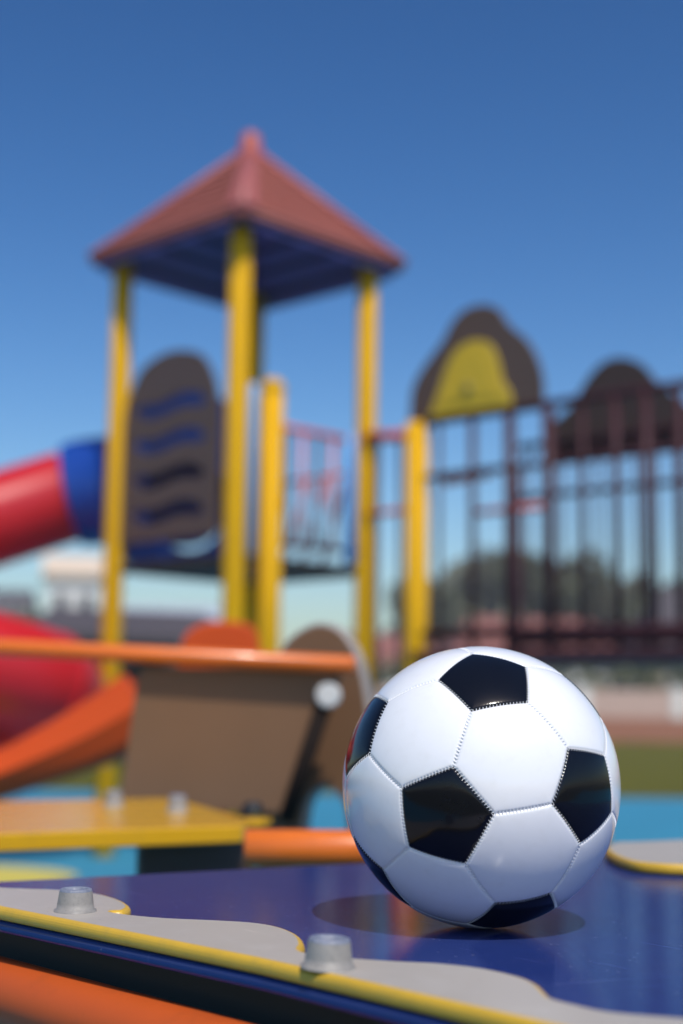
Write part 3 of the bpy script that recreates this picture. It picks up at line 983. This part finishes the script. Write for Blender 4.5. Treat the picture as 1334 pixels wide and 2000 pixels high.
def house(name, label, loc, w, d, h, rh, wallm, roofm, rz=0.0, wins=(), group='houses beyond the playground', hip=0.0):
    t = thing(name, label, 'house', loc, rz, group)
    box('wall', -w / 2, w / 2, 0, d, 0, h, wallm, t, bevel=0.02)
    e = 0.35
    v = [(-w / 2 - e, -e, h), (w / 2 + e, -e, h), (w / 2 + e, d + e, h), (-w / 2 - e, d + e, h), (-w / 2 - e + hip, d / 2, h + rh), (w / 2 + e - hip, d / 2, h + rh)]
    v += [(x, y, z - 0.18) for x, y, z in v[:4]]
    fix_normals(mesh_obj('roof', v, [(0, 1, 5, 4), (2, 3, 4, 5), (1, 2, 5), (3, 0, 4), (0, 6, 7, 1), (1, 7, 8, 2), (2, 8, 9, 3), (3, 9, 6, 0), (6, 9, 8, 7)], roofm, t))
    for (x, z, ww, hh) in wins:
        f = box('window', x - ww / 2 - 0.08, x + ww / 2 + 0.08, -0.06, 0.05, z - hh / 2 - 0.08, z + hh / 2 + 0.08, M_WHITEW, t, bevel=0.01)
        box('pane', x - ww / 2, x + ww / 2, -0.085, -0.055, z - hh / 2, z + hh / 2, M_GLASSW, f, bevel=0.005)
    return t


wn3 = [(-2, 1.6, 1.0, 1.2), (0, 1.6, 1.0, 1.2), (2, 1.6, 1.0, 1.2)]
house('house', 'red roofed house behind the bridge bars', (8.6, 60, 0), 7, 6, 3.0, 1.8, M_WHITEW, M_REDROOF, 0.1, wn3, hip=1.2)
house('house', 'pink walled house with red roof to the right of the bridge bars', (15.0, 58, 0), 6.5, 6, 2.8, 1.7, M_PINK, M_REDROOF, -0.1, wn3, hip=1.0)
house('house', 'dark roofed house at the right edge', (11.6, 42, 0), 5.0, 5, 2.6, 2.1, M_CREAM, M_GREYROOF, 0.0, [(-1.5, 1.5, 0.9, 1.1), (0.5, 1.5, 0.9, 1.1)], hip=1.4)
house('house', 'low red roofed house left of the bridge post', (1.4, 62, 0), 6.0, 6, 2.6, 1.5, M_WHITEW, M_REDROOF, 0.0, wn3, hip=1.0)
house('house', 'white tall house on the far left under the red tube', (-15.0, 80, 0), 2.9, 5, 8.0, 1.3, M_WHITEW, M_CREAM, 0.2, [(-0.7, 6.4, 0.7, 1.1), (0.7, 6.4, 0.7, 1.1), (-0.7, 4.0, 0.7, 1.1), (0.7, 4.0, 0.7, 1.1)])
house('house', 'cream house at the far left edge', (-21.0, 84, 0), 4.4, 6, 6.2, 1.4, mat('wall_stone', (0.42, 0.42, 0.40), 0.9), M_GREYROOF, 0.1, [(-1.4, 5.8, 0.9, 1.2), (0.9, 5.8, 0.9, 1.2), (2.2, 5.8, 0.9, 1.2)])
house('house', 'long pale house seen under the tower deck', (-11.0, 88, 0), 7, 6, 6.0, 1.0, mat('wall_pale_blue', (0.46, 0.50, 0.56), 0.9), mat('roof_pale_blue', (0.40, 0.44, 0.50), 0.8), -0.05, [(-3, 4.4, 1, 1.2), (-1, 4.4, 1, 1.2), (1, 4.4, 1, 1.2), (3, 4.4, 1, 1.2)])

pav = thing('pavilion', 'open pavilion with dark grey low roof left of the tower', 'pavilion', (-3.0, 20.5, 0))
v = [(-1.5, -0.2, 1.92), (1.35, -0.2, 1.80), (1.6, 2.6, 1.9), (-1.6, 2.6, 1.9), (-1.3, 0.7, 2.28), (0.95, 0.7, 2.22)]
v += [(x, y, z - 0.12) for x, y, z in v[:4]]
fix_normals(mesh_obj('roof', v, [(0, 1, 5, 4), (2, 3, 4, 5), (1, 2, 5), (3, 0, 4), (0, 6, 7, 1), (1, 7, 8, 2), (2, 8, 9, 3), (3, 9, 6, 0), (6, 9, 8, 7)], M_GREYROOF, pav))
box('back_wall', -1.4, 1.3, 2.2, 2.3, 0, 1.78, M_GREYROOF, pav)
for (x, y) in ((-1.3, 0.1), (1.2, 0.1), (-1.3, 2.1), (1.2, 2.1)):
    tube('post', [(x, y, 0), (x, y, 1.78)], 0.06, M_DKBROWN, pav, 12)

wall = thing('terrace_wall', 'low pink plastered wall on brick base beyond the grass', 'wall', (8, 38, 0))
box('brick_base', -14, 26, 0, 0.4, 0, 0.62, M_BRICK, wall, bevel=0.02)
for k in range(16):
    x = -14 + k * 2.5
    box('plaster_panel', x + 0.02, x + 2.48, 0.04, 0.34, 0.62, 1.36, M_PINK, wall, bevel=0.02)
    box('pier', x - 0.16, x + 0.16, 0.0, 0.38, 0.62, 1.46, M_WHITEW, wall, bevel=0.02)
rnd = random.Random(3)
hv, hf = [], []
for i in range(9000):
    p = Vector((rnd.uniform(-14, 26), rnd.uniform(0.0, 1.0), rnd.uniform(0.1, 1.0) ** 0.5 * 2.15 + rnd.uniform(-0.1, 0.15)))
    u = Vector((rnd.gauss(0, 1), rnd.gauss(0, 1), rnd.gauss(0, 1))).normalized()
    w = Matrix.Rotation(rnd.uniform(0, 6.283), 3, u) @ u.orthogonal().normalized()
    s = rnd.uniform(0.07, 0.16)
    b = len(hv)
    hv += [p - u * s, p - w * s * 0.6, p + u * s, p + w * s * 0.6]
    hf.append((b, b + 1, b + 2, b + 3))
hedge = thing('hedge', 'dark green clipped hedge behind the pink wall', 'hedge', (8, 38.7, 0))
mesh_obj('foliage', hv, hf, M_LEAF, hedge)

# ------------------------------------------------------------------ thin summer haze over the whole place
hz = mesh_obj('haze', [(x, y, z) for z in (-1.0, 19.5) for y in (-60, 230) for x in (-90, 90)],
              [(0, 2, 3, 1), (4, 5, 7, 6), (0, 1, 5, 4), (2, 6, 7, 3), (0, 4, 6, 2), (1, 3, 7, 5)], None, mats=[bpy.data.materials.new('haze_air')])
hm = hz.data.materials[0]
hm.use_nodes = True
hm.node_tree.nodes.remove(hm.node_tree.nodes['Principled BSDF'])
pv = hm.node_tree.nodes.new('ShaderNodeVolumePrincipled')
pv.inputs['Color'].default_value = (0.86, 0.90, 0.96, 1)
pv.inputs['Density'].default_value = 0.0016
hm.node_tree.links.new(pv.outputs[0], hm.node_tree.nodes['Material Output'].inputs['Volume'])
tag(hz, kind='stuff')
